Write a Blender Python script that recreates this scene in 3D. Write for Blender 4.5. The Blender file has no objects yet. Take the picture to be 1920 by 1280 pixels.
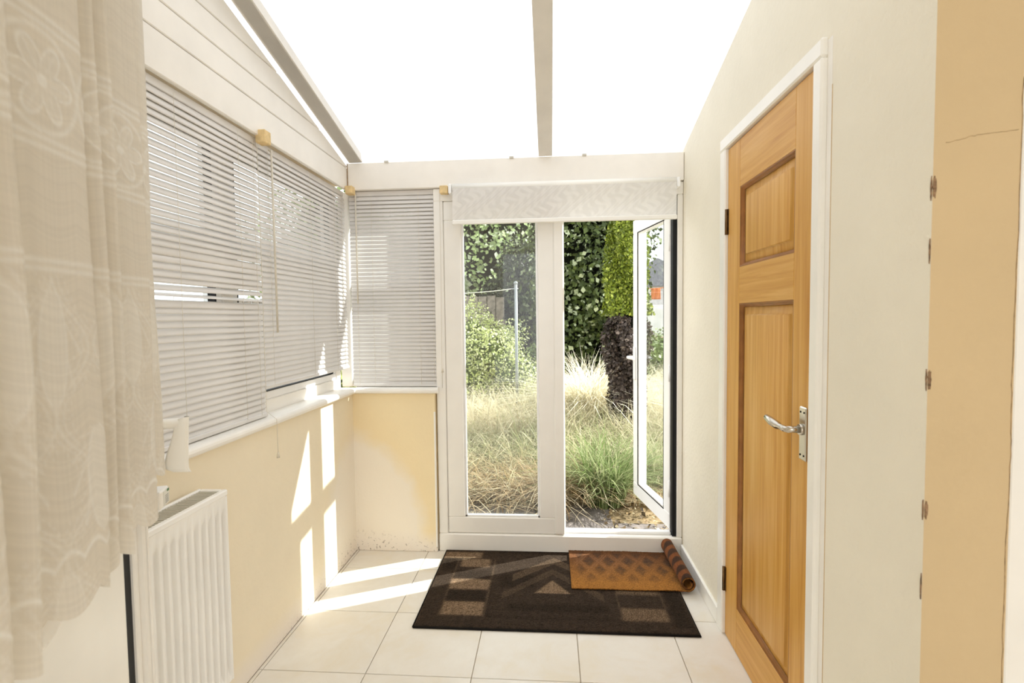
import bpy, bmesh, math, random
import numpy as np
from mathutils import Matrix, Vector
SC = bpy.context.scene
C = SC.collection
random.seed(7); RNG = np.random.default_rng(11)
sin, cos, pi = math.sin, math.cos, math.pi

# ------------------------------------------------------------------ camera, sky, sun, exposure
def cam_axes(p, y, r):
    f = Vector((-sin(y)*cos(p), cos(y)*cos(p), -sin(p))); rt = Vector((cos(y), sin(y), 0)); up = rt.cross(f)
    return cos(r)*rt + sin(r)*up, -sin(r)*rt + cos(r)*up, f
R_, U_, F_ = cam_axes(.0478, .0741, -.0121)
cam = bpy.data.objects.new('camera', bpy.data.cameras.new('camera')); C.objects.link(cam)
cam.matrix_world = Matrix(((R_.x, U_.x, -F_.x, 0), (R_.y, U_.y, -F_.y, 0), (R_.z, U_.z, -F_.z, 1.3248), (0, 0, 0, 1)))
cam.data.sensor_width = 36; cam.data.lens = 966.9/1920*36
cam.data.clip_start = .05; cam.data.clip_end = 300
cam.data.dof.use_dof = True; cam.data.dof.focus_distance = 2.5; cam.data.dof.aperture_fstop = 4.5
SC.camera = cam

world = bpy.data.worlds.new('sky'); SC.world = world; world.use_nodes = True
bg = world.node_tree.nodes['Background']
bg.inputs['Color'].default_value = (.94, .97, 1, 1); bg.inputs['Strength'].default_value = 1.9
SUN_TO = Vector((2.15, 1.0, 1.81))
sun = bpy.data.objects.new('sun', bpy.data.lights.new('sun', 'SUN')); C.objects.link(sun)
sun.data.energy = 8.0; sun.data.angle = math.radians(.53); sun.data.color = (1, .98, .945)
sun.rotation_euler = SUN_TO.to_track_quat('Z', 'Y').to_euler(); sun.location = (8, 8, 9)
SC.view_settings.view_transform = 'Standard'; SC.view_settings.look = 'None'
SC.view_settings.exposure = 0.45; SC.view_settings.gamma = 1; SC.view_settings.use_curve_mapping = False
SC.cycles.max_bounces = 14; SC.cycles.diffuse_bounces = 8; SC.cycles.transparent_max_bounces = 24
SC.cycles.sample_clamp_indirect = 8

# ------------------------------------------------------------------ helpers
def lin(r, g, b):
    f = lambda c: (c/255/12.92) if c/255 <= .04045 else ((c/255+.055)/1.055)**2.4
    return (f(r), f(g), f(b))

def tag(o, label=None, cat=None, group=None, kind=None):
    if label: o['label'] = label
    if cat: o['category'] = cat
    if group: o['group'] = group
    if kind: o['kind'] = kind
    return o

def empty(name, loc=(0, 0, 0), rz=0, parent=None):
    o = bpy.data.objects.new(name, None); C.objects.link(o)
    o.location = loc; o.rotation_euler = (0, 0, rz); o.empty_display_size = .05
    if parent: o.parent = parent
    return o

def add(name, me, mat=None, parent=None, loc=None, rot=None):
    if mat and not me.materials: me.materials.append(mat)
    o = bpy.data.objects.new(name, me); C.objects.link(o)
    if parent: o.parent = parent
    if loc is not None: o.location = loc
    if rot is not None: o.rotation_euler = rot
    return o

def np_mesh(name, V, Fs, cols=None, smooth=False):
    """V (n,3); Fs (m,k) with a fixed k; cols (n,3) per vertex"""
    V = np.asarray(V, np.float32); Fs = np.asarray(Fs, np.int32)
    me = bpy.data.meshes.new(name); m, k = Fs.shape
    me.vertices.add(len(V)); me.vertices.foreach_set('co', V.ravel())
    me.loops.add(m*k); me.loops.foreach_set('vertex_index', Fs.ravel())
    me.polygons.add(m); me.polygons.foreach_set('loop_start', np.arange(m, dtype=np.int32)*k)
    if smooth: me.polygons.foreach_set('use_smooth', np.ones(m, bool))
    me.update(calc_edges=True)
    if cols is not None:
        a = me.color_attributes.new('tint', 'FLOAT_COLOR', 'POINT')
        a.data.foreach_set('color', np.concatenate([cols, np.ones((len(V), 1))], 1).astype(np.float32).ravel())
    return me

class MB:
    def __init__(s): s.bm = bmesh.new()
    def box(s, x0, x1, y0, y1, z0, z1, bev=0, M=None, seg=1):
        r = bmesh.ops.create_cube(s.bm, size=1)
        vs = r['verts']
        for v in vs:
            v.co = Vector((x0+(v.co.x+.5)*(x1-x0), y0+(v.co.y+.5)*(y1-y0), z0+(v.co.z+.5)*(z1-z0)))
        if bev:
            es = list({e for v in vs for e in v.link_edges})
            r2 = bmesh.ops.bevel(s.bm, geom=es, offset=bev, segments=seg, affect='EDGES', profile=.5)
            vs = list({v for f in r2['faces'] for v in f.verts} | {v for v in vs if v.is_valid})
        if M is not None:
            for v in vs: v.co = M @ v.co
        return s
    def cyl(s, p, q, r0, r1=None, n=14, caps=True):
        p = Vector(p); q = Vector(q); r1 = r0 if r1 is None else r1
        d = (q-p).normalized(); a = d.orthogonal().normalized(); b = d.cross(a)
        A = [s.bm.verts.new(p+(a*cos(2*pi*i/n)+b*sin(2*pi*i/n))*r0) for i in range(n)]
        B = [s.bm.verts.new(q+(a*cos(2*pi*i/n)+b*sin(2*pi*i/n))*r1) for i in range(n)]
        for i in range(n): s.bm.faces.new((A[i], A[(i+1) % n], B[(i+1) % n], B[i])).smooth = True
        if caps: s.bm.faces.new(A[::-1]); s.bm.faces.new(B)
        return s
    def tube(s, pts, r, n=8):
        pts = [Vector(p) for p in pts]; rings = []
        up = None
        for i, p in enumerate(pts):
            d = (pts[min(i+1, len(pts)-1)]-pts[max(i-1, 0)]).normalized()
            a = d.orthogonal().normalized() if up is None else (up-d*up.dot(d)).normalized()
            up = a; b = d.cross(a); rr = r[i] if hasattr(r, '__len__') else r
            rings.append([s.bm.verts.new(p+(a*cos(2*pi*k/n)+b*sin(2*pi*k/n))*rr) for k in range(n)])
        for A, B in zip(rings, rings[1:]):
            for k in range(n): s.bm.faces.new((A[k], A[(k+1) % n], B[(k+1) % n], B[k])).smooth = True
        s.bm.faces.new(rings[0][::-1]); s.bm.faces.new(rings[-1])
        return s
    def prism(s, poly, axis, a0, a1):
        """poly: 2D points in the two other axes (order x,y,z without axis); extruded a0..a1 along axis"""
        def P(u, a):
            l = list(u); l.insert(axis, a); return l
        A = [s.bm.verts.new(P(p, a0)) for p in poly]; B = [s.bm.verts.new(P(p, a1)) for p in poly]
        n = len(poly)
        s.bm.faces.new(A[::-1]); s.bm.faces.new(B)
        for i in range(n): s.bm.faces.new((A[i], A[(i+1) % n], B[(i+1) % n], B[i]))
        return s
    def ball(s, c, r, sc=(1, 1, 1), seg=12):
        r_ = bmesh.ops.create_uvsphere(s.bm, u_segments=seg, v_segments=max(6, seg//2), radius=r)
        for v in r_['verts']: v.co = Vector(c)+Vector((v.co.x*sc[0], v.co.y*sc[1], v.co.z*sc[2]))
        for f in s.bm.faces:
            if r_['verts'][0] in f.verts: pass
        return s
    def quad(s, *p):
        s.bm.faces.new([s.bm.verts.new(q) for q in p]); return s
    def mesh(s, name='m'):
        bmesh.ops.recalc_face_normals(s.bm, faces=s.bm.faces)
        me = bpy.data.meshes.new(name); s.bm.to_mesh(me); s.bm.free(); return me
    def obj(s, name, mat, parent=None, loc=None, rot=None): return add(name, s.mesh(name), mat, parent, loc, rot)

# ------------------------------------------------------------------ materials
class NT:
    def __init__(s, name):
        s.m = bpy.data.materials.new(name); s.m.use_nodes = True
        s.t = s.m.node_tree; s.t.nodes.clear(); s.out = s.n('ShaderNodeOutputMaterial')
    def n(s, typ, **kw):
        nd = s.t.nodes.new(typ)
        for k, v in kw.items():
            if k.startswith('i_'):
                key = k[2:]; nd.inputs[int(key) if key.isdigit() else key.replace('_', ' ')].default_value = v
            else: setattr(nd, k, v)
        return nd
    def l(s, a, b): s.t.links.new(a, b)
    def obj(s, sc=(1, 1, 1)):
        tc = s.n('ShaderNodeTexCoord'); mp = s.n('ShaderNodeMapping'); mp.inputs['Scale'].default_value = sc
        s.l(tc.outputs['Object'], mp.inputs[0]); return mp.outputs[0]
    def noise(s, vec, scale, detail=4, rough=.55, dist=0):
        nz = s.n('ShaderNodeTexNoise'); nz.inputs['Scale'].default_value = scale; nz.inputs['Detail'].default_value = detail
        nz.inputs['Roughness'].default_value = rough; nz.inputs['Distortion'].default_value = dist
        s.l(vec, nz.inputs['Vector']); return nz.outputs['Fac']
    def ramp(s, fac, stops):
        r = s.n('ShaderNodeValToRGB'); e = r.color_ramp.elements
        while len(e) < len(stops): e.new(.5)
        for el, (p, c) in zip(e, stops): el.position = p; el.color = (*c, 1) if len(c) == 3 else c
        s.l(fac, r.inputs[0]); return r.outputs[0]
    def mix(s, fac, a, b, mode='MIX'):
        m = s.n('ShaderNodeMix', data_type='RGBA', blend_type=mode)
        for sock, v in ((m.inputs[0], fac), (m.inputs[6], a), (m.inputs[7], b)):
            if isinstance(v, (int, float)): sock.default_value = v
            elif isinstance(v, tuple): sock.default_value = (*v, 1)
            else: s.l(v, sock)
        return m.outputs[2]
    def math(s, op, a, b=0, c=0):
        m = s.n('ShaderNodeMath', operation=op)
        for i, v in enumerate((a, b, c)):
            if isinstance(v, (int, float)): m.inputs[i].default_value = v
            else: s.l(v, m.inputs[i])
        return m.outputs[0]
    def bump(s, h, strength=.2, dist=.01):
        b = s.n('ShaderNodeBump'); b.inputs['Strength'].default_value = strength; b.inputs['Distance'].default_value = dist
        s.l(h, b.inputs['Height']); return b.outputs[0]
    def pbsdf(s, col, rough=.6, spec=.4, metal=0, normal=None):
        p = s.n('ShaderNodeBsdfPrincipled'); p.inputs['Roughness'].default_value = rough
        p.inputs['Specular IOR Level'].default_value = spec; p.inputs['Metallic'].default_value = metal
        if isinstance(col, tuple): p.inputs['Base Color'].default_value = (*col, 1)
        else: s.l(col, p.inputs['Base Color'])
        if normal is not None: s.l(normal, p.inputs['Normal'])
        return p
    def done(s, sh):
        s.l(sh.outputs[0] if hasattr(sh, 'outputs') else sh, s.out.inputs[0]); return s.m

def simple(name, col, rough=.5, spec=.4, metal=0, var=.05, nscale=6, bump=0, bscale=60):
    t = NT(name); v = t.obj(); f = t.noise(v, nscale)
    c2 = tuple(max(0, x*(1-var*2)) for x in col); c1 = tuple(min(1, x*(1+var*.3)) for x in col)
    c = t.ramp(f, [(.3, c2), (.65, c1)])
    nm = t.bump(t.noise(v, bscale), bump, .004) if bump else None
    return t.done(t.pbsdf(c, rough, spec, metal, nm))

def wall_mat(name, col, extra=None, bump=.25):
    t = NT(name); v = t.obj()
    big = t.noise(v, 2.2, 5, .6); c = t.ramp(big, [(.3, tuple(x*.93 for x in col)), (.7, col)])
    if extra: c = extra(t, v, c)
    h = t.math('ADD', t.noise(v, 55, 4), t.math('MULTIPLY', t.noise(v, 9, 3), .8))
    return t.done(t.pbsdf(c, .75, .2, 0, t.bump(h, bump, .006)))

def damp(axis_far):
    """pale washed patch round the low corner (wall_left far end / wall_far left end), mould specks near the floor"""
    def fn(t, v, c):
        sp = t.n('ShaderNodeSeparateXYZ'); t.l(v, sp.inputs[0])
        if axis_far == 'x': d = t.math('ABSOLUTE', t.math('ADD', sp.outputs['X'], 1.116)); rad = .40
        else: d = t.math('ABSOLUTE', t.math('SUBTRACT', sp.outputs['Y'], 2.82)); rad = .42
        e = t.math('ADD', t.math('POWER', t.math('DIVIDE', d, rad), 2.0), t.math('POWER', t.math('DIVIDE', sp.outputs['Z'], .66), 2.0))
        e = t.math('ADD', e, t.math('MULTIPLY', t.math('SUBTRACT', t.noise(v, 7, 4), .5), .5))
        k = t.n('ShaderNodeMapRange'); k.inputs[1].default_value = 1.18; k.inputs[2].default_value = .82; t.l(e, k.inputs[0])
        c = t.mix(t.math('MULTIPLY', k.outputs[0], .85), c, lin(240, 233, 222))
        # pale band along the floor
        b = t.n('ShaderNodeMapRange'); b.inputs[1].default_value = .16; b.inputs[2].default_value = .06
        t.l(t.math('ADD', sp.outputs['Z'], t.math('MULTIPLY', t.noise(v, 5, 3), .08)), b.inputs[0])
        c = t.mix(t.math('MULTIPLY', b.outputs[0], .9), c, lin(238, 230, 220))
        # specks
        sk = t.n('ShaderNodeMapRange'); sk.inputs[1].default_value = .60; sk.inputs[2].default_value = .66; t.l(t.noise(v, 60, 3, .6), sk.inputs[0])
        near = t.n('ShaderNodeMapRange'); near.inputs[1].default_value = .14; near.inputs[2].default_value = .02
        t.l(t.math('ADD', sp.outputs['Z'], t.math('MULTIPLY', d, .12)), near.inputs[0])
        return t.mix(t.math('MULTIPLY', t.math('MULTIPLY', sk.outputs[0], near.outputs[0]), .8), c, lin(90, 70, 50))
    return fn

M = {}
M['wall_right'] = wall_mat('cream painted plaster', lin(240, 234, 218), bump=.35)
M['wall_end'] = wall_mat('apricot plaster', lin(209, 185, 146), bump=.2)  # darker, more orange tone given to the wall end face
M['wall_left'] = wall_mat('apricot cream paint left', lin(243, 231, 206), damp('y'))
M['wall_far'] = wall_mat('apricot cream paint far', lin(243, 225, 186), damp('x'))
M['room'] = wall_mat('cream room paint', lin(240, 233, 220))
M['plank'] = simple('painted cladding', lin(240, 236, 229), .45, .35, var=.03, bump=.05)
M['beam'] = simple('painted beam', lin(241, 236, 228), .5, .35, var=.03, bump=.06)
M['rafter'] = simple('painted rafter', lin(230, 226, 219), .6, .3, var=.04)
M['upvc'] = simple('white upvc', lin(243, 240, 234), .28, .5, var=.02)
M['upvc_cool'] = simple('white upvc outside', lin(244, 244, 244), .25, .5, var=.015)
M['gloss'] = simple('white gloss paint', lin(246, 244, 238), .3, .5, var=.02)
M['sill'] = simple('white painted sill', lin(244, 241, 235), .4, .4, var=.03)
M['black'] = simple('black rubber seal', (.006, .006, .007), .6, .3)
M['chrome'] = simple('brushed chrome', lin(205, 200, 190), .22, .5, 1.0, var=.05)
M['brass'] = simple('aged brass hinge', lin(120, 92, 58), .4, .5, .8, var=.15, nscale=80)
M['slat'] = simple('cream blind slat', lin(222, 219, 216), .38, .45, var=.03)
M['cord'] = simple('blind cord', lin(225, 218, 203), .8, .2)
M['block'] = simple('bare pine block', lin(232, 204, 152), .7, .2, var=.12, nscale=40)
M['radiator'] = simple('white radiator enamel', lin(249, 248, 245), .3, .5, var=.02)
M['grille'] = simple('radiator grille', lin(205, 200, 188), .4, .4)
M['dark'] = simple('dark recess', (.02, .02, .02), .9, .1)
M['grout'] = simple('pale grout', lin(196, 184, 165), .9, .1, var=.1, nscale=20)
M['sticker'] = simple('printed sticker', lin(225, 224, 216), .4, .4)
M['green'] = simple('green print', lin(40, 105, 60), .5, .3)
M['ink'] = simple('grey print', lin(150, 150, 145), .6, .2)
M['chip'] = simple('chipped plaster', lin(158, 128, 100), .95, .1, var=.4, nscale=90, bump=.6, bscale=150)
M['crack'] = simple('paint crack', lin(176, 146, 106), .95, .1, var=.3, nscale=60)
M['paving'] = simple('concrete slab', lin(128, 121, 115), .9, .15, var=.3, nscale=9, bump=.5, bscale=70)
M['soil'] = simple('dry soil', lin(150, 132, 100), .95, .1, var=.3, nscale=5, bump=.6, bscale=30)
M['bark'] = simple('dark bark', lin(62, 52, 44), .95, .1, var=.4, nscale=25, bump=.6, bscale=60)
M['post'] = simple('galvanised post', lin(150, 155, 155), .45, .5, .3, var=.1)
M['line'] = simple('pale washing line', lin(228, 226, 215), .7, .2)
M['brick'] = simple('house render', lin(205, 205, 208), .9, .1, var=.1)
M['rooft'] = simple('slate roof', lin(140, 142, 150), .8, .2, var=.2, nscale=12)
M['fence'] = simple('weathered fence', lin(150, 140, 128), .9, .1, var=.25, nscale=14)
M['orange'] = simple('orange cloth', lin(225, 140, 90), .9, .1)
M['towel'] = simple('white cloth', lin(238, 238, 240), .9, .1)
M['gravel'] = simple('pale gravel', lin(150, 146, 134), .95, .1, var=.6, nscale=26, bump=.8, bscale=90)

def tile_mat():
    t = NT('stone effect tile'); v = t.obj()
    oi = t.n('ShaderNodeObjectInfo')
    a = t.n('ShaderNodeVectorMath', operation='MULTIPLY_ADD'); cx = t.n('ShaderNodeCombineXYZ')
    for i in range(3): t.l(oi.outputs['Random'], cx.inputs[i])
    t.l(cx.outputs[0], a.inputs[0]); a.inputs[1].default_value = (37, 19, 53); t.l(v, a.inputs[2])
    w = a.outputs[0]
    c = t.ramp(t.noise(w, 4.5, 6, .65, .6), [(.28, lin(228, 220, 204)), (.5, lin(232, 228, 221)), (.75, lin(238, 236, 231))])
    c = t.mix(t.math('MULTIPLY', t.noise(w, 22, 5, .7), .28), c, lin(218, 208, 188))
    return t.done(t.pbsdf(c, .42, .35, 0, t.bump(t.noise(w, 40, 4), .08, .003)))
M['tile'] = tile_mat()

def pine(name, axis, base=(214, 163, 80), shade=(194, 138, 58)):
    t = NT(name); sc = [26, 26, 26]; sc[axis] = 1.1; v = t.obj(tuple(sc))
    f = t.noise(v, 1.6, 6, .62, .35)
    c = t.ramp(f, [(.28, lin(*shade)), (.5, lin(*base)), (.72, lin(228, 184, 112))])
    sc2 = [90, 90, 90]; sc2[axis] = 2.2
    c = t.mix(t.math('MULTIPLY', t.noise(t.obj(tuple(sc2)), 1.5, 3), .35), c, lin(188, 130, 62))
    return t.done(t.pbsdf(c, .42, .35, 0, t.bump(f, .06, .003)))
M['pine_z'] = pine('waxed pine upright', 2); M['pine_y'] = pine('waxed pine rail', 1)
M['pine_shadow'] = simple('shadow toned pine moulding', lin(158, 104, 50), .4, .35, var=.15, nscale=14)  # darker than the door, so panel edges carry painted shadow lines

def glass(name, dirt=.0, tint=(1, 1, 1)):
    t = NT(name)
    fr = t.n('ShaderNodeFresnel'); fr.inputs['IOR'].default_value = 1.52
    tr = t.n('ShaderNodeBsdfTransparent'); tr.inputs[0].default_value = (*tint, 1)
    gl = t.n('ShaderNodeBsdfGlossy'); gl.inputs['Roughness'].default_value = 0.0
    gm = t.n('ShaderNodeNewGeometry'); fac = t.math('MULTIPLY', fr.outputs[0], t.math('SUBTRACT', 1.0, gm.outputs['Backfacing']))
    mx = t.n('ShaderNodeMixShader'); t.l(fac, mx.inputs[0]); t.l(tr.outputs[0], mx.inputs[1]); t.l(gl.outputs[0], mx.inputs[2])
    if dirt:
        df = t.n('ShaderNodeBsdfDiffuse'); df.inputs[0].default_value = (.85, .85, .82, 1)
        m2 = t.n('ShaderNodeMixShader')
        t.l(t.math('MULTIPLY', t.ramp(t.noise(t.obj(), 3, 5), [(.3, (.5, .5, .5)), (.7, (1, 1, 1))]), dirt), m2.inputs[0])
        t.l(mx.outputs[0], m2.inputs[1]); t.l(df.outputs[0], m2.inputs[2]); return t.done(m2)
    return t.done(mx)
M['glass'] = glass('window glass', .03, (.96, .98, .97)); M['glass_dirty'] = glass('dusty door glass', .06, (.95, .97, .96))

def sheet_mat():
    t = NT('opal polycarbonate')
    a = t.n('ShaderNodeBsdfTranslucent'); a.inputs[0].default_value = (.335, .338, .342, 1)
    b = t.n('ShaderNodeBsdfDiffuse'); b.inputs[0].default_value = (.75, .75, .74, 1)
    m = t.n('ShaderNodeMixShader'); m.inputs[0].default_value = .12
    t.l(a.outputs[0], m.inputs[1]); t.l(b.outputs[0], m.inputs[2]); return t.done(m)
M['sheet'] = sheet_mat()

def attr_mat(name, rough=.8, transl=0, bump=0, bscale=200, spec=.1, gain=1):
    t = NT(name); at = t.n('ShaderNodeAttribute'); at.attribute_name = 'tint'; c = at.outputs['Color']
    nm = t.bump(t.noise(t.obj(), bscale, 3), bump, .004) if bump else None
    p = t.pbsdf(c, rough, spec, 0, nm)
    if not transl: return t.done(p)
    tr = t.n('ShaderNodeBsdfTranslucent'); t.l(c, tr.inputs[0])
    m = t.n('ShaderNodeMixShader'); m.inputs[0].default_value = transl
    t.l(p.outputs[0], m.inputs[1]); t.l(tr.outputs[0], m.inputs[2]); return t.done(m)
M['leaf'] = attr_mat('leaf', .5, .22, spec=.3); M['blade'] = attr_mat('grass blade', .6, .35)
M['rug'] = attr_mat('rug pile', .95, 0, .9, 260)
M['rug'].node_tree.nodes['Principled BSDF'].inputs['Sheen Weight'].default_value = .11; M['rug'].node_tree.nodes['Principled BSDF'].inputs['Sheen Tint'].default_value = (.9, .62, .38, 1)
M['rug'].node_tree.nodes['Principled BSDF'].inputs['Sheen Roughness'].default_value = .5; M['lace'] = attr_mat('lace fabric', .9, .3, .15, 700)

# ------------------------------------------------------------------ room geometry constants
XL, XR, YF = -1.116, .714, 2.838
zr = lambda y: 2.181+.245*(2.838-y)
def ZY(z): return 2.838-(z-2.181)/.245

# floor -----------------------------------------------------------
fl = MB().box(-1.3, 2.4, -2.3, 2.9, -.12, -.006).obj('floor', M['grout'])
tag(fl, 'stone effect floor of pale square tiles between the two walls', 'floor', kind='structure')
tm = MB().box(-.1985, .1985, -.1985, .1985, -.006, 0, .0012).mesh('tile'); tm.materials.append(M['tile'])
for i in range(-4, 7):
    for j in range(-10, 3):
        cx, cy = .30+.4*i, 2.42+.4*j
        if -1.112 < cx+.1985 and cx-.2 < 2.3 and cy-.2 < 2.86:
            x0, x1, y0, y1 = max(cx-.1985, -1.114), cx+.1985, cy-.1985, min(cy+.1985, 2.84)
            if x0 > cx-.198 or y1 < cy+.198:
                add('tile', MB().box(x0-cx, x1-cx, y0-cy, y1-cy, -.006, 0, .001).mesh('tile'), M['tile'], fl, (cx, cy, 0))
            else: add('tile', tm, None, fl, (cx, cy, 0))

# wall_left ---------------------------------------------------------
WY0 = 1.0                                    # near end of the left window
wl = MB().box(-1.30, XL, WY0-.1, 2.83, 0, .905).box(-1.30, XL, -2.2, WY0-.1, 0, 2.4)
poly = [(.9, 2.06), (2.83, 2.06), (2.83, zr(2.83)-.03), (.9, zr(.9)-.03)]
wl.prism(poly, 0, -1.30, XL-.02)
wl = wl.obj('wall_left', M['wall_left'])
tag(wl, 'low apricot cream wall under the long blinds with sun patches', 'wall', kind='structure')
for k, (z0, z1) in enumerate([(2.036, 2.158), (2.161, 2.249), (2.252, 2.344), (2.347, 2.44), (2.443, 2.535), (2.538, 2.62)]):
    top = lambda z: min(2.83, ZY(z+.012))
    ya = .9
    P = [(ya, z0), (top(z0), z0)]
    if top(z0) > 2.829 and top(z1) < 2.829: P.append((2.83, zr(2.83)-.012))
    P += [(top(z1), z1), (ya, z1)]
    o = MB().prism(P, 0, XL-.018, XL).obj('plank', M['plank'], wl)
    bv = o.modifiers.new('b', 'BEVEL'); bv.width = .003; bv.segments = 1
# wall_far: low wall beside the door, header beam above -------------
wf = MB().box(-1.30, -.645, 2.82, 2.96, 0, .905, .004).obj('wall_far', M['wall_far'])
tag(wf, 'short low wall under the small blind with mould in its corner', 'wall', kind='structure')
hb = MB().box(-1.112, XR-.002, 2.822, 2.96, 2.036, 2.183, .003).obj('trim_1', M['beam'])
tag(hb, 'cream header beam across the top of the glazed end wall', 'beam', kind='structure')
MB().box(-.654, -.6445, 2.8185, 2.83, .03, .80, .002).obj('corner_bead', M['gloss'], wf)
MB().box(-1.1135, -1.1105, 2.8185, 2.8225, 2.05, 2.18).obj('joint', M['crack'], hb)
# small fixings along the beam top
for x in (-.89, -.2, .19):
    MB().box(x-.012, x+.012, 2.815, 2.823, 2.178, 2.19, .002).obj('clip', M['grille'], hb)
# wall_right with door opening --------------------------------------
DY0, DY1, DZ = 1.425, 2.165, 2.0            # opening incl. lining
w = MB()
w.prism([(1.03, 0), (DY0, 0), (DY0, zr(DY0)+.02), (1.03, zr(1.03)+.02)], 0, XR, XR+.153)
w.prism([(DY1, 0), (2.96, 0), (2.96, zr(2.96)+.02), (DY1, zr(DY1)+.02)], 0, XR, XR+.153)
w.prism([(DY0, DZ), (DY1, DZ), (DY1, zr(DY1)+.02), (DY0, zr(DY0)+.02)], 0, XR, XR+.153)
wr = w.obj('wall_right', M['wall_right'])
wr.data.materials.append(M['wall_end'])
for p in wr.data.polygons:
    if p.normal.y < -.9 and p.center.y < 1.1: p.material_index = 1
tag(wr, 'cream plaster wall around the pine door with a chipped apricot end', 'wall', kind='structure')
def blob(cx, cz, w_, h_, seed, x=None, y=None, th=.0016):
    r = random.Random(seed); n = 22; pts = []
    for i in range(n):
        a = 2*pi*i/n; k = .75+.4*r.random(); pts.append((cx+cos(a)*w_*k, cz+sin(a)*h_*k))
    m = MB()
    return m.prism(pts, 0, x-th, x+.002) if x is not None else m.prism(pts, 1, y-th, y+.002)
for k, (z, h) in enumerate([(1.556, .028), (1.44, .03), (1.196, .026), (.945, .026), (.793, .032)]):
    blob(1.0325, z, .0017, h*.75, k, x=XR).obj('chip', M['chip'], wr)
    if k in (0, 2, 3): blob(XR+.003, z, .003, h*.7, k+20, y=1.03).obj('chip', M['chip'], wr)
MB().box(XR-.0007, XR+.002, 1.384, 1.4065, 0, 2.02).obj('paint_band', M['sill'], wr)
MB().box(XR-.0009, XR+.002, 1.3815, 1.384, 0, 1.9).obj('paint_edge', M['wall_end'], wr)
def crack(pts, r, seed):
    rr = random.Random(seed); P = []
    for (a, b), (c, d) in zip(pts, pts[1:]):
        for i in range(10): P.append((a+(c-a)*i/10+rr.uniform(-.0012, .0012), 1.0297, b+(d-b)*i/10+rr.uniform(-.0012, .0012)))
    P.append((pts[-1][0], 1.0297, pts[-1][1])); return MB().tube(P, r, 4)
crack([(.736, 1.637), (.79, 1.65), (.861, 1.657)], .0004, 1).obj('crack', M['crack'], wr)
crack([(.866, 1.75), (.8655, 1.4), (.863, 1.2), (.866, 1.05), (.862, .85), (.864, .6)], .0007, 2).obj('crack', M['crack'], wr)
# the white door lining right of the wall end, and the room the camera stands in
t2 = MB().box(XR+.1535, 1.02, 1.036, 1.10, 0, 2.4, .004).box(XR+.1535, .91, 1.029, 1.0355, 0, 2.39, .002).obj('trim_2', M['upvc'])
tag(t2, 'white door lining at the right edge beside the apricot wall end', 'door lining', kind='structure')
MBx = MB().box(1.02, 2.4, 1.04, 1.2, 0, 2.4).box(2.3, 2.45, -2.3, 1.2, 0, 2.4)
tag(MBx.obj('wall_near', M['room']), 'cream side wall of the room the photo was taken from', 'wall', kind='structure')
# back wall with an unseen wide opening, added to let in sky fill
bw = MB().box(-1.3, 2.45, -2.35, -2.2, 0, .3).box(-1.3, 2.45, -2.35, -2.2, 2.3, 2.4).box(-1.3, -1.1, -2.35, -2.2, .3, 2.3).box(2.2, 2.45, -2.35, -2.2, .3, 2.3)
tag(bw.obj('wall_back', M['room']), 'back wall with a wide opening added for sky fill', 'wall', kind='structure')
cn = MB().box(-1.3, 2.45, -2.35, .93, 2.4, 2.5).box(-1.3, 2.45, .88, .93, 2.5, 2.72)
tag(cn.obj('ceiling', M['room']), 'flat cream ceiling of the room before the glazed roof', 'ceiling', kind='structure')
# glazed roof ---------------------------------------------------------
rf = empty('roof', (0, 0, 0)); tag(rf, 'sloping white polycarbonate roof on painted rafters', 'roof', kind='structure')
T = .052
def sheet(x0, x1):
    y0, y1 = .86, 3.02
    me = np_mesh('roof_panel', [(x0, y0, zr(y0)+T), (x1, y0, zr(y0)+T), (x1, y1, zr(y1)+T), (x0, y1, zr(y1)+T)], [(0, 1, 2, 3)])
    return add('roof_panel', me, M['sheet'], rf)
sheet(-1.24, -.018); sheet(-.014, .9)
def rafter(x0, x1, dz, name='rafter'):
    return MB().prism([(.9, zr(.9)), (2.823, zr(2.823)), (2.823, zr(2.823)+dz), (.9, zr(.9)+dz)], 0, x0, x1).obj(name, M['rafter'], rf)
rafter(-.054, .019, .05); rafter(-1.101, -1.026, .014); rafter(-1.094, -1.032, .05, 'rafter')
MB().prism([(2.96, 2.15), (3.0, 2.14), (3.0, 2.19), (2.96, 2.2)], 0, -1.2, .86).obj('eaves_strip', M['rafter'], rf)

# baseboard
tag(MB().box(.700, XR, 2.205, 2.82, 0, .075, .004).obj('baseboard_right', M['gloss']), 'short white skirting between the pine door and the glazed door', 'skirting', kind='structure')

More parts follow.
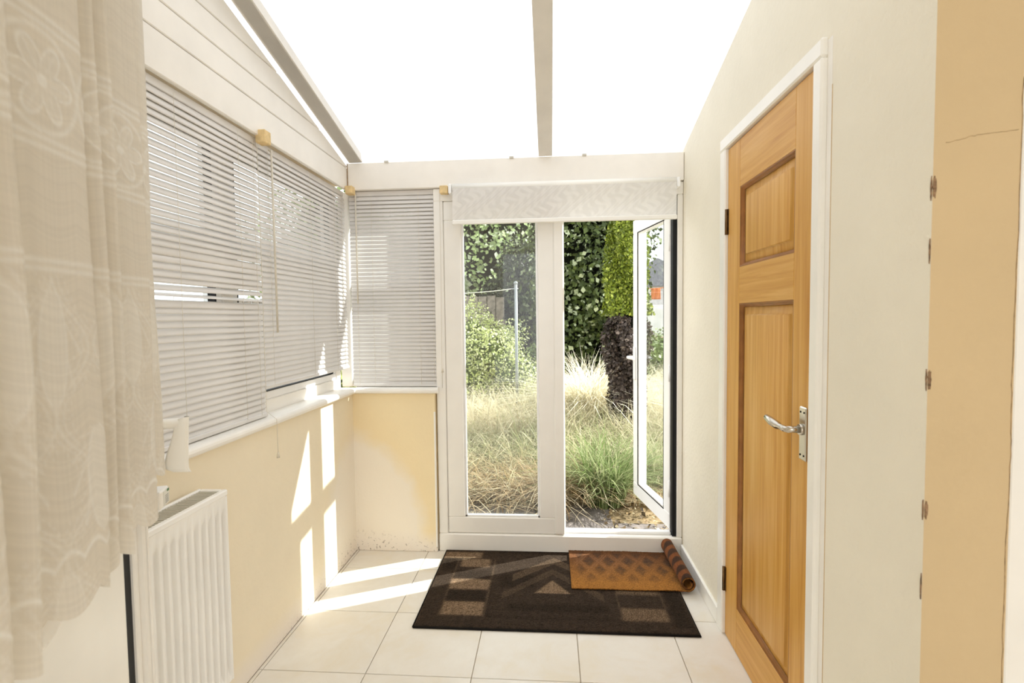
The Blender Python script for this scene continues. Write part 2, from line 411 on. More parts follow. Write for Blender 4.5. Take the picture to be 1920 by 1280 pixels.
# ------------------------------------------------------------------ windows, sills
def frame(m, a0, a1, z0, z1, t, put):
    put(m, a0, a1, z0, z0+t); put(m, a0, a1, z1-t, z1); put(m, a0, a0+t, z0+t, z1-t); put(m, a1-t, a1, z0+t, z1-t)
w1 = empty('window_1', (-1.21, 1.9, .93)); tag(w1, 'white framed long window behind the two left blinds', 'window', kind='structure')
def P1(x0, x1):
    return lambda m, a, b, c, d: m.box(x0+1.21, x1+1.21, a-1.9, b-1.9, c-.93, d-.93, .003)
m = MB(); frame(m, WY0, 2.83, .935, 2.036, .055, P1(-1.25, -1.185)); m.box(-.04, .025, 1.80-1.9, 1.86-1.9, .99-.93, 1.98-.93, .003)
m.obj('frame', M['upvc'], w1)
for a, b in ((1.055, 1.80), (1.86, 2.775)):
    m = MB(); frame(m, a, b, .99, 1.981, .035, P1(-1.24, -1.19)); m.box(-.03, .02, a-1.9+.03, b-1.9-.03, 1.60-.93, 1.645-.93, .003); m.obj('sash', M['upvc_cool'], w1)
    MB().box(-.012, -.006, a-1.9+.03, b-1.9-.03, 1.02-.93, 1.95-.93).obj('pane', M['glass'], w1)
    m = MB(); frame(m, a+.0345, b-.0345, 1.0245, 1.9465, .003, P1(-1.219, -1.1885)); m.obj('gasket', M['black'], w1)
w2 = empty('window_2', (-.88, 2.89, .93)); tag(w2, 'white framed small window behind the blind beside the glazed door', 'window', kind='structure')
def P2(y0, y1):
    return lambda m, a, b, c, d: m.box(a+.88, b+.88, y0-2.89, y1-2.89, c-.93, d-.93, .003)
m = MB(); frame(m, -1.19, -.64, .935, 2.036, .055, P2(2.885, 2.95)); m.obj('frame', M['upvc'], w2)
m = MB(); frame(m, -1.135, -.695, .99, 1.981, .035, P2(2.89, 2.94)); m.box(-.13-.12, .88-.70, 0.0, .05, 1.50-.93, 1.55-.93, .003); m.obj('sash', M['upvc_cool'], w2)
MB().box(-.25, .18, .012, .018, .09, 1.02).obj('pane', M['glass'], w2)
def sill_profile(d0, d1, z0, z1, n=6):
    r = (z1-z0)/2; P = [(d0, z0), (d0, z1), (d1-r, z1)]
    for i in range(1, n): a = pi/2-pi*i/n; P.append((d1-r+r*cos(a), (z0+z1)/2+r*sin(a)))
    return P+[(d1-r, z0)]
s1 = MB().prism(sill_profile(-1.25, -1.086, .905, .937), 1, WY0, 2.822).obj('trim_3', M['sill'])
tag(s1, 'long white rounded window sill below the left blinds', 'window sill', kind='structure')
s2 = MB().prism([(2.90-(d-(-1.25)) , z) for d, z in sill_profile(-1.25, -1.14, .905, .937)], 0, -1.10, -.622).obj('trim_4', M['sill'])
tag(s2, 'short white window sill beside the glazed door', 'window sill', kind='structure')
# corner post
tag(MB().box(-1.19, -1.128, 2.858, 2.90, .937, 2.036, .004).obj('trim_5', M['upvc']), 'white corner post between the two windows', 'post', kind='structure')

# ------------------------------------------------------------------ french door (door_1)
d1 = empty('door_1', (0, 2.86, 0)); tag(d1, 'white glazed double door to the garden, right leaf standing open outwards', 'door', kind='structure')
YB = 2.86
def bxd(m, x0, x1, z0, z1, y0=2.838, y1=2.905, b=.004): m.box(x0, x1, y0-YB, y1-YB, z0, z1, b)
m = MB(); bxd(m, -.638, -.586, .102, 1.966); bxd(m, .684, XR-.001, .102, 1.966); bxd(m, -.638, XR-.001, 1.966, 2.034, 2.8375); bxd(m, -.639, XR-.0005, .0, .102, 2.832, 2.93, .006)
m.obj('frame', M['upvc'], d1)
m = MB(); bxd(m, -.585, .023, .104, .195, 2.845, 2.905); bxd(m, -.585, .023, 1.86, 1.965, 2.845, 2.905); bxd(m, -.585, -.487, .195, 1.86, 2.845, 2.905); bxd(m, -.065, .023, .195, 1.86, 2.845, 2.905)
fl_ = m.obj('fixed_leaf', M['upvc'], d1)
m = MB(); bxd(m, -.487, -.475, .195, 1.86, 2.852, 2.87, .002); bxd(m, -.077, -.065, .195, 1.86, 2.852, 2.87, .002); bxd(m, -.487, -.065, .195, .207, 2.852, 2.87, .002)
m.obj('glazing_bead', M['upvc_cool'], fl_)
MB().box(-.482, -.07, 2.872-YB, 2.878-YB, .2, 1.86).obj('pane', M['glass_dirty'], fl_)
MB().box(-.482, -.07, 2.8715-YB, 2.879-YB, .196, .203).obj('gasket', M['black'], fl_)
m = MB(); bxd(m, .018, .078, .104, 1.965, 2.834, 2.915, .008); m.obj('meeting_stile', M['upvc'], d1)
m = MB(); bxd(m, .662, .684, .104, 1.965, 2.85, 2.90, .001); m.obj('gasket', M['black'], d1)
m = MB(); bxd(m, .078, .66, .102, .118, 2.87, 2.91, .003); m.obj('threshold_bar', M['upvc_cool'], d1)
# open leaf: local X along the leaf from the hinge, local Y to its outer side
ux, uy = -.107/.6065, .597/.6065
lf = empty('open_leaf', (.657, 2.90-YB, 0), math.atan2(uy, ux), d1)   # local +X = leaf direction; local +Y = left (inner face side)
L = .598; Z0, Z1 = .122, 1.945
m = MB()
m.box(0, L, -.062, 0, Z0, Z0+.088, .004); m.box(0, L, -.062, 0, Z1-.088, Z1, .004)
m.box(0, .085, -.062, 0, Z0+.088, Z1-.088, .004); m.box(L-.085, L, -.062, 0, Z0+.088, Z1-.088, .004)
m.obj('leaf_frame', M['upvc_cool'], lf)
m = MB()
for a, b, c, d in ((.085, .095, Z0+.098, Z1-.098), (L-.095, L-.085, Z0+.098, Z1-.098), (.085, L-.085, Z0+.088, Z0+.098), (.085, L-.085, Z1-.098, Z1-.088)): m.box(a, b, -.0135, -.0045, c, d, .001)
m.obj('glazing_bead', M['upvc'], lf)
m = MB()
for a, b, c, d in ((.0835, .0865, Z0+.09, Z1-.09), (L-.087, L-.0835, Z0+.09, Z1-.09), (.084, L-.084, Z0+.086, Z0+.0895), (.084, L-.084, Z1-.0895, Z1-.086)): m.box(a, b, -.004, .0008, c, d)
m.obj('gasket', M['dark'], lf)
MB().box(.09, L-.09, -.014, -.010, Z0+.09, Z1-.09).obj('pane', M['glass'], lf)
m = MB().box(L-.06, L-.028, 0, .012, .90, 1.12, .004); m.cyl((L-.044, .01, 1.05), (L-.044, .05, 1.05), .010)
m.tube([(L-.044, .05, 1.05), (L-.075, .056, 1.05), (L-.16, .05, 1.048)], [.011, .012, .008], 10); m.obj('handle', M['upvc_cool'], lf)
for z in (.35, 1.0, 1.72): MB().cyl((.004, -.004, z-.045), (.004, -.004, z+.045), .009).obj('hinge', M['upvc_cool'], lf)
m = MB()
for z in (.62, 1.15): m.box(-.0012, .0005, -.04, -.02, z-.004, z+.004)
m.obj('keep', M['dark'], lf)

# ------------------------------------------------------------------ pine door (door_2) in the right wall
d2 = empty('door_2', (XR, 1.795, 0)); tag(d2, 'waxed pine door with two raised panels in a white frame', 'door', kind='structure')
def b2(m, x0, x1, y0, y1, z0, z1, b=.002): m.box(x0-XR, x1-XR, y0-1.795, y1-1.795, z0, z1, b)
m = MB(); b2(m, XR-.016, XR+.05, 2.140, 2.198, 0, 1.981, .005); b2(m, XR-.016, XR+.05, 1.408, 1.452, 0, 1.981, .005); b2(m, XR-.0165, XR+.05, 1.4075, 2.1985, 1.981, 2.03, .005)
m.obj('architrave', M['gloss'], d2)
m = MB(); b2(m, XR+.051, XR+.15, 2.138, 2.165, 0, 1.977); b2(m, XR+.051, XR+.15, 1.425, 1.454, 0, 1.977); b2(m, XR+.051, XR+.15, 1.425, 2.165, 1.978, 2.0); m.obj('lining', M['gloss'], d2)
ya, yb, F = 1.4545, 2.1375, XR-.002        # leaf edges, face
def part(name, y0, y1, z0, z1, mt, x0=F, x1=F+.04, b=.0015):
    m = MB(); b2(m, x0, x1, y0, y1, z0, z1, b); return m.obj(name, mt, d2)
yi0, yi1 = 1.572, 2.010
part('stile', ya, yi0, .004, 1.976, M['pine_z']); part('stile', yi1, yb, .004, 1.976, M['pine_z'])
part('rail', yi0, yi1, 1.80, 1.976, M['pine_y']); part('rail', yi0, yi1, 1.365, 1.502, M['pine_y']); part('rail', yi0, yi1, .004, .182, M['pine_y'])
def panel(z0, z1):
    # recessed bed, bevelled field raised towards the room
    y0, y1 = yi0, yi1; x = F-XR
    def ring(ins, xx): return [(x+xx, y0+ins-1.795, z0+ins), (x+xx, y1-ins-1.795, z0+ins), (x+xx, y1-ins-1.795, z1-ins), (x+xx, y0+ins-1.795, z1-ins)]
    V = []; Q = []
    for ins, xx in ((0, .017), (.040, .014), (.044, .0065), (.046, .0055)): V += ring(ins, xx)
    for k in range(3):
        for i in range(4): Q.append((4*k+i, 4*k+(i+1) % 4, 4*k+4+(i+1) % 4, 4*k+4+i))
    Q.append((12, 13, 14, 15))
    V += [(x+.03, p[1], p[2]) for p in ring(0, 0)]; Q.append((19, 18, 17, 16))
    for i in range(4): Q.append((i, 16+i, 16+(i+1) % 4, (i+1) % 4))
    o = add('panel', np_mesh('panel', V, Q), M['pine_z'], d2)
    # moulding round the panel: stepped quarter round
    V = []; Q = []
    prof = [(0, .001), (.004, .001), (.007, .006), (.011, .008), (.014, .015)]
    for ins, xx in prof: V += ring(ins, xx)
    for k in range(len(prof)-1):
        for i in range(4): Q.append((4*k+i, 4*k+(i+1) % 4, 4*k+4+(i+1) % 4, 4*k+4+i))
    add('moulding', np_mesh('moulding', V, Q), M['pine_shadow'], o)
panel(1.502, 1.80); panel(.182, 1.365)
for z in (1.692, .237):
    m = MB(); m.cyl((F-XR-.006, 2.1385-1.795, z-.05), (F-XR-.006, 2.1385-1.795, z+.05), .006); b2(m, F-.002, F+.002, 2.125, 2.155, z-.05, z+.05, .0005)
    m.obj('hinge', M['brass'], d2)
# lever handle
hd = MB(); b2(hd, F-.007, F, 1.475, 1.513, .91, 1.062, .003); hd = hd.obj('handle_plate', M['chrome'], d2); hd['label'] = 'chrome handle plate'
hx = F-XR-.007; hy = 1.496-1.795
m = MB().cyl((hx, hy, .998), (hx-.008, hy, .998), .016, .015, 18).cyl((hx-.008, hy, .998), (hx-.042, hy, .998), .010, .009, 14); m.obj('rose', M['chrome'], hd)
m = MB().tube([(hx-.040, hy-.008, .998), (hx-.043, hy+.01, .998), (hx-.043, hy+.045, .998), (hx-.044, hy+.05, .998), (hx-.046, hy+.09, 1.003), (hx-.049, hy+.118, 1.01), (hx-.05, hy+.124, 1.012)], [.008, .0095, .0085, .0115, .0125, .009, .004], 12)
m.obj('lever', M['chrome'], hd)
m = MB()
for y in (1.484, 1.504):
    for z in (.925, 1.047): m.cyl((hx, y-1.795, z), (hx-.0012, y-1.795, z), .0028, n=8)
m.obj('screws', M['dark'], hd)

# ------------------------------------------------------------------ venetian blinds
def slat_mesh(length, w=.0268, crown=.0030, n=5, th=.0007):
    V = []; Q = []
    for sgn in (1, -1):
        for i in range(n+1):
            y = -w/2+w*i/n; z = crown*(1-(2*y/w)**2)+sgn*th/2
            V += [(0, y, z), (length, y, z)]
    for i in range(n):
        a = 2*i; Q.append((a, a+1, a+3, a+2)); b = 2*(n+1)+2*i; Q.append((b, b+2, b+3, b+1))
    k = 2*(n+1)
    Q += [(0, k, k+1, 1), (2*n, 2*n+1, k+2*n+1, k+2*n)]
    me = np_mesh('slat', V, Q, smooth=False); me.materials.append(M['slat']); return me
def blind(name, loc, rz, length, top, bottom, label, tilt=50, odd=None, cords=(), wand=None, pull=None, jitter=1.2, pitch=.0217):
    """local X along the blind, local Y into the room, z from the head (0) down"""
    r = empty(name, (loc[0], loc[1], top), rz); tag(r, label, 'blind', 'cream slatted blinds over the windows')
    MB().box(0, length, -.024, .001, -.026, 0, .002).obj('headrail', M['slat'], r)
    sm = slat_mesh(length); z = -.040; k = 0; rj = random.Random(len(label)); end = bottom-top+.022
    n = int((z-end)/pitch); pitch = (z-end)/n
    for k in range(n+1):
        zz = z-k*pitch; ti = tilt+rj.uniform(-jitter, jitter); dz = 0; rx = rj.uniform(-.0007, .0007)
        if odd and k in odd: ti, dz, rx = odd[k]
        o = add('slat', sm, None, r, (0, 0, zz+dz), (math.radians(-ti), rx, 0))
    MB().box(0, length, -.013, .013, end-.022, end-.006, .003).obj('bottom_rail', M['slat'], r)
    for x in cords:
        m = MB().cyl((x, .0135, -.02), (x, .0135, end-.01), .0007, n=5).cyl((x, -.0135, -.02), (x, -.0135, end-.01), .0007, n=5); m.obj('ladder_cord', M['cord'], r)
    if wand:
        x, zb = wand; MB().cyl((x, .022, -.02), (x, .024, zb-top), .0042, n=8).cyl((x, .010, -.018), (x, .024, -.03), .003, n=6).obj('tilt_wand', M['cord'], r)
    if pull:
        x, zb, y2 = pull
        P = [(x, .018, -.015), (x, .02, -.5), (x+.004, .022, end), (x+.004, y2, end-.03), (x+.002, y2, zb-top+.02)]
        MB().tube(P, .0011, 5).obj('pull_cord', M['cord'], r)
        MB().cyl((x+.002, y2, zb-top+.022), (x+.002, y2, zb-top), .003, .0065, 10).obj('tassel', M['cord'], r)
    return r
rng_odd = random.Random(3)
odd = {20: (66, .002, .001), 21: (82, -.002, -.004), 22: (70, .001, .002), 25: (64, .004, 0), 26: (48, .004, .005), 27: (26, -.001, -.008), 28: (66, -.003, 0)}
for k_ in (0, 1, 2, 3): odd[k_] = (70, 0, 0)
# left blinds run along the wall: local X = -Y world, local Y = +X world
NB = blind('venetian_blind', (-1.142, 1.972), -pi/2, .95, 2.034, .94, 'nearest cream blind on the left, bottom rail resting on the sill', 64, odd, (.045, .14, .46, .80), None, (.022, .778, .062), 2.2)
SB = blind('venetian_blind', (-1.150, 2.845), -pi/2, .862, 2.034, 1.045, 'middle cream blind at the left, hanging short of the sill', 64, {}, (.06, .16, .43, .80), (.785, 1.272), None, 1.0)
FB = blind('venetian_blind', (-.588, 2.853), pi, .53, 2.034, .94, 'small cream blind on the end wall beside the glazed door', 63, {}, (.06, .135, .40, .49), (.486, 1.408), (.012, 1.02, .02), .8)
def block(x0, x1, y0, y1, z0, z1, label):
    o = MB().box(x0, x1, y0, y1, z0, z1, .003).obj('wooden_block', M['block']); tag(o, label, 'block', 'bare wood blocks holding the blinds')
block(-1.128, -1.088, 1.945, 1.990, 2.008, 2.058, 'bare wood block where the two long left blinds meet')
block(-1.113, -1.073, 2.782, 2.832, 2.008, 2.052, 'bare wood block in the corner between the left and end walls')
block(-.592, -.548, 2.794, 2.834, 1.998, 2.04, 'bare wood block between the small blind and the white roller blind')

# roller blind ----------------------------------------------------------
rb = empty('roller_blind', (.07, 2.80, 2.03)); tag(rb, 'white patterned roller blind rolled up above the glazed door', 'roller blind')
def roller_fabric():
    nx, nz = 420, 64; X = np.linspace(-.59, .595, nx); S = np.linspace(0, 1, nz)
    V = []; Cc = []
    for s_ in S:
        for x in X:
            z = -.012-.172*s_; y = -.020
            a = x*95+2.6*sin(s_*8+x*23); b = s_*15
            p = sin(a)*sin(b+1.4*sin(x*21))+.6*sin(a*2.3+b*1.7)
            y += .0006*max(-1, min(1, p*1.6)); V.append((x, y, z)); t = .5+.5*max(-1, min(1, p*2))
            Cc.append((.82+.06*t, .80+.06*t, .775+.06*t))
    i = np.arange((nz-1)*nx).reshape(nz-1, nx)[:, :-1].ravel()
    Q = np.stack([i, i+1, i+nx+1, i+nx], 1)
    me = np_mesh('fabric', V, Q, np.array(Cc), True); return me
fb = add('fabric', roller_fabric(), M['lace'], rb)
MB().cyl((-.592, 0, -.004), (.598, 0, -.004), .021, n=24).obj('roll', M['gloss'], rb)
MB().box(-.592, .597, -.028, -.014, -.206, -.182, .004).obj('bottom_bar', M['gloss'], rb)
for x in (-.602, .605): MB().box(x-.008, x+.008, -.028, .022, -.04, .012, .004).obj('bracket', M['upvc_cool'], rb)
m = MB().tube([(.615, -.01, 0), (.617, -.012, -.5), (.615, -.01, -.9)], .0012, 5); 

# ------------------------------------------------------------------ radiator
rd = empty('radiator', (XL, 1.2, .19)); tag(rd, 'white fluted panel radiator on the low left wall', 'radiator')
xf = -1.012; y0r, y1r = .85, 1.515; H = .605
def flutes():
    pr = []; y = y0r+.02; p = .0305
    while y < y1r-.035:
        pr += [(y, 0), (y+.007, 0), (y+.0095, -.0095), (y+.021, -.0095), (y+.0235, 0)]; y += p
    pr.append((y1r-.005, 0)); pr = [(y0r, 0)]+pr
    V = []; Q = []
    lev = [(.0, 1, 0), (.018, 1, 0), (.045, 1, 1), (H-.075, 1, 1), (H-.048, 1, 0), (H-.004, 1, 0)]
    for z, k, f in lev:
        for y, d in pr: V.append((xf-XL+d*f, y-1.2, z))
    n = len(pr)
    for a in range(len(lev)-1):
        for i in range(n-1): Q.append((a*n+i, a*n+i+1, a*n+n+i+1, a*n+n+i))
    return np_mesh('front_panel', V, Q)
add('front_panel', flutes(), M['radiator'], rd)
MB().box(.02, .032, y0r-1.2, y1r-1.2-.004, .0, H-.004, .002).obj('back_panel', M['radiator'], rd)
MB().box(.015, xf-XL+.003, y1r-1.2-.006, y1r-1.2-.0005, 0, H-.016, .002).obj('side_panel', M['radiator'], rd)
MB().box(.015, xf-XL+.003, y0r-1.2+.0005, y0r-1.2+.006, 0, H-.016, .002).obj('side_panel', M['radiator'], rd)
m = MB().box(xf-XL-.012, xf-XL+.005, y0r-1.2, y1r-1.2, H-.014, H+.004, .003).box(.012, .024, y0r-1.2, y1r-1.2, H-.014, H+.004, .003); m.box(.0245, xf-XL-.0125, y1r-1.2-.012, y1r-1.2, H-.014, H+.004, .003)
m.obj('top_rim', M['radiator'], rd)
m = MB(); y = y0r-1.2+.01
while y < y1r-1.2-.016: m.box(.0245, xf-XL-.0125, y, y+.0052, H-.010, H-.001, 0); y += .0108
g = m.obj('grille', M['grille'], rd)
MB().box(.025, xf-XL-.008, y0r-1.2+.01, y1r-1.2-.01, H-.06, H-.055).obj('shade_sheet', M['dark'], rd)  # flat dark sheet standing in for the shade below the grille
for q in (-.2, .22): MB().box(.0, .019, q, q+.03, .1, .5).obj('wall_bracket', M['radiator'], rd)

# ------------------------------------------------------------------ white leaf on the left with handle (door_3)
d3 = empty('door_3', (-.929, 1.05, 0), math.atan2(-.93, .37)); tag(d3, 'white door leaf standing behind the lace curtain beside the radiator', 'door', kind='structure')
# local X runs from the free edge towards the camera, local Y = face towards the room
MB().box(.034, .9, -.05, 0, .02, 1.02, .003).obj('lower_panel', M['gloss'], d3)
MB().box(.034, .9, -.05, 0, 1.0205, 1.10, .004).obj('lock_rail', M['gloss'], d3)
m = MB().box(.034, .09, -.05, 0, 1.1005, 2.12, .003).box(.82, .9, -.05, 0, 1.1005, 2.12, .003).box(.034, .9, -.05, 0, 2.1205, 2.2, .003); m.obj('upper_frame', M['gloss'], d3)
MB().box(.09, .82, -.03, -.022, 1.1, 2.12).obj('pane', simple('frosted white pane', lin(235, 232, 224), .5, .4), d3)
MB().box(0.0005, .034, -.04, -.0015, .02, 2.2).obj('seal', M['black'], d3)
m = MB().box(-.024, 0, -.06, .006, .02, 2.2, .003).box(-.045, -.0245, -.05, .020, .02, 2.2, .005).box(-.038, -.031, .0195, .0235, .02, 2.2, .001); m.obj('edge_strip', M['upvc'], d3)
hn = MB().cyl((.02, .0, 1.099), (.02, .112, 1.099), .0125, .0115, 16).box(.0, .038, .0005, .008, 1.03, 1.15, .003).obj('handle_stem', M['gloss'], d3)
def lever():
    V = []; Q = []; n = 12
    # drop lever: narrow rounded top widening to a rounded foot; broad side faces the camera side
    for (z, wy, wx) in ((1.098, .005, .006), (1.094, .010, .0095), (1.083, .0125, .011), (1.05, .016, .010), (1.01, .0215, .009), (.99, .0235, .008), (.976, .0225, .0075), (.968, .016, .006), (.965, .006, .003)):
        for i in range(n):
            a = 2*pi*i/n; ca, sa = cos(a), sin(a)
            ex = lambda c: math.copysign(abs(c)**.6, c)
            V.append((.02+wx*ex(ca), .112-(wy-.0155)*1.25+wy*ex(sa), 1.099+(z-1.083)*.93))
    k = 9
    for a in range(k-1):
        for i in range(n): Q.append((a*n+i, a*n+(i+1) % n, a*n+n+(i+1) % n, a*n+n+i))
    return np_mesh('lever', V, Q, smooth=True)
add('lever', lever(), M['gloss'], hn)
kb = MB().box(-.050, .006, .0245, .064, .903, .944, .003).obj('lock_box', M['upvc'], d3)
MB().box(-.0512, -.0502, .03, .062, .907, .940).obj('sticker', M['sticker'], kb)
MB().box(-.047, -.012, .0642, .065, .907, .940).obj('sticker', M['sticker'], kb)
m = MB()
for i in range(5): m.box(-.041, -.021, .0651, .0654, .911+i*.004, .9125+i*.004)
m.obj('printed_lines', M['ink'], kb)
MB().box(-.046, -.034, .0651, .0656, .934, .9395).obj('green_mark', M['green'], kb)

# ------------------------------------------------------------------ lace curtain
cu = empty('lace_curtain', (-.853, 1.05, .9), math.atan2(-.45, .21)); tag(cu, 'cream lace curtain with flower bands hanging at the left', 'curtain')
def lace(u, z):
    """raised pattern 0..1 of the lace at cloth coordinate u (m) and height z"""
    p = np.zeros_like(u)
    line = lambda z0, w_: np.exp(-((z-z0)/w_)**2)
    for z0 in (1.716, 1.704, 1.560, 1.548, 1.404, 1.393): p = np.maximum(p, .8*line(z0, .0035))
    # flower band
    cell = .13; uu = u % cell-cell/2; r = np.hypot(uu, (z-1.632)); th = np.arctan2(z-1.632, uu)
    pet = .052*(.45+.55*np.abs(np.cos(3*th))); inb = (z > 1.566) & (z < 1.698)
    edge = np.exp(-((r-pet)/.0035)**2); vein = np.exp(-(np.sin(6*th)/.35)**2)*(r < pet)*.6
    core = (r < .008)*.9; ring = np.exp(-((r-.064)/.004)**2)*.7
    p = np.where(inb, np.maximum.reduce([p, edge, vein, core, ring, (r < pet)*.25]), p)
    # damask ogees below
    low = z < 1.386; cw, ch = .13, .19
    row = np.floor((1.386-z)/ch); v = ((1.386-z)/ch-row)*2-1
    w_ = (u % cw)/cw*2-1
    d = np.abs(w_)+.0-(np.cos(v*pi)*.5+.5)*.92
    off = (row % 2)*.5; w2 = ((u/cw+off) % 1)*2-1; r2 = np.hypot(w2*1.15, v)
    og = .5*np.exp(-(d/.045)**2)+.35*np.exp(-((np.abs(d)-.16)/.03)**2)
    ang = np.arctan2(w2, v+.75); fan = np.exp(-(np.sin(ang*9)/.3)**2)*(r2 < .85)*(r2 > .3)*.55
    heart = (np.abs(w2) < .34*np.sqrt(np.clip(1-(v*1.25)**2, 0, 1)))*.45; hline = np.exp(-((np.abs(w2)-.34*np.sqrt(np.clip(1-(v*1.25)**2, 0, 1)))/.035)**2)*(np.abs(v) < .8)*.8
    teeth = (np.sin(w_*38)*np.sin(v*30) > .55)*.35*(np.abs(d) < .4)
    p = np.where(low, np.maximum.reduce([p, og, fan, heart, hline, teeth]), p)
    fl2 = z < 1.03
    sc = np.exp(-((z-(1.0+.016*np.abs(np.sin(u*pi/.043))))/.004)**2)
    p = np.where(fl2, np.maximum(p*.8, sc), p)
    return np.clip(p, 0, 1)
def curtain_mesh(name, n_u, n_z, L, ztop, hem, yoff, amp, patt, seed, scallop):
    edges = [0, .116, .263, .323, .382, .575, .645, .72, .86]; K = []; Pc = []
    for a_, b_ in zip(edges, edges[1:]):          # each pleat: far edge proud, near edge deep, then folded back
        w_ = b_-a_; K += [(a_+.004, amp*.55), (a_+.014, amp), (a_+.5*w_, amp*.25), (b_-.010, -amp*.9), (b_-.001, -amp), (b_+.002, -amp*.3)]
    K = np.array(K); sl = np.concatenate([[0], np.cumsum(np.hypot(*np.diff(K, axis=0).T))]); t_ = np.linspace(0, sl[-1], n_u)
    kx, ky = np.interp(t_, sl, K[:, 0]), np.interp(t_, sl, K[:, 1]); kk = np.ones(9)/9
    sm = lambda q: np.convolve(np.pad(q, 4, 'edge'), kk, 'valid'); kx, ky = sm(kx), sm(ky)
    idx = np.clip(np.searchsorted(edges, kx)-1, 0, len(edges)-2); ce = np.array([(a_+b_)/2 for a_, b_ in zip(edges, edges[1:])])
    up = kx-ce[idx]+.13*(idx+.5)                  # cloth coordinate of the lace pattern
    z01 = np.linspace(0, 1, n_z); Uu, Zz = np.meshgrid(up, z01); Tt = np.meshgrid(t_, z01)[0]
    hemu = hem+.062/(1+np.exp((Tt-.135)/.010))+.012*np.exp(-Tt/.3)-scallop*np.abs(np.sin(Tt*pi/.085)); Z = hemu+(ztop-hemu)*Zz
    x2 = kx[None]+.010*np.sin(Z*2.6+1)*np.clip(kx[None]*8, 0, 1)*(1-Zz)+.004*np.sin(Z*9+kx[None]*20)*(1-Zz)
    y = yoff+ky[None]*(1.05-.2*Zz)*np.clip(kx[None]/.06, .25, 1)+.003*np.sin(Z*7+kx[None]*31)*(1-Zz)
    p = lace(Uu, Z) if patt else np.zeros_like(Uu)
    y = y+p*.0012
    V = np.stack([x2, y, Z-.9], -1).reshape(-1, 3)
    base = np.array(lin(234, 228, 217)); hi = np.array(lin(248, 246, 241))
    if not patt: base = hi
    col = base+(hi-base)*p.reshape(-1, 1)
    if patt:
        weave = (RNG.random((n_z, 1))*.06-.03)+(RNG.random((1, n_u))*.05-.025)
        col = col*(1+weave.reshape(-1, 1))
    i = np.arange((n_z-1)*n_u).reshape(n_z-1, n_u)[:, :-1].ravel()
    return np_mesh(name, V, np.stack([i, i+1, i+n_u+1, i+n_u], 1), col, True)
add('lace_panel', curtain_mesh('lace_panel', 560, 420, .86, 2.2, .945, .004, .027, True, .6, .02), M['lace'], cu)
def net_mat():
    t = NT('sheer net'); a = t.n('ShaderNodeBsdfTransparent'); d = t.n('ShaderNodeBsdfDiffuse'); d.inputs[0].default_value = (.86, .84, .8, 1)
    m = t.n('ShaderNodeMixShader'); m.inputs[0].default_value = .55; t.l(a.outputs[0], m.inputs[1]); t.l(d.outputs[0], m.inputs[2]); return t.done(m)
nl = add('net_lining', curtain_mesh('net_lining', 160, 60, .88, 2.2, .878, -.034, .002, False, 1.9, 0), net_mat(), cu); nl['label'] = 'plain sheer net lining with a straight hem'
MB().cyl((-.02, .0, 1.305), (.88, .0, 1.305), .008).obj('curtain_rod', M['gloss'], cu)
for x in (0.03, .85): MB().box(x-.008, x+.008, -.045, .0, 1.295, 1.315).obj('rod_bracket', M['gloss'], cu)

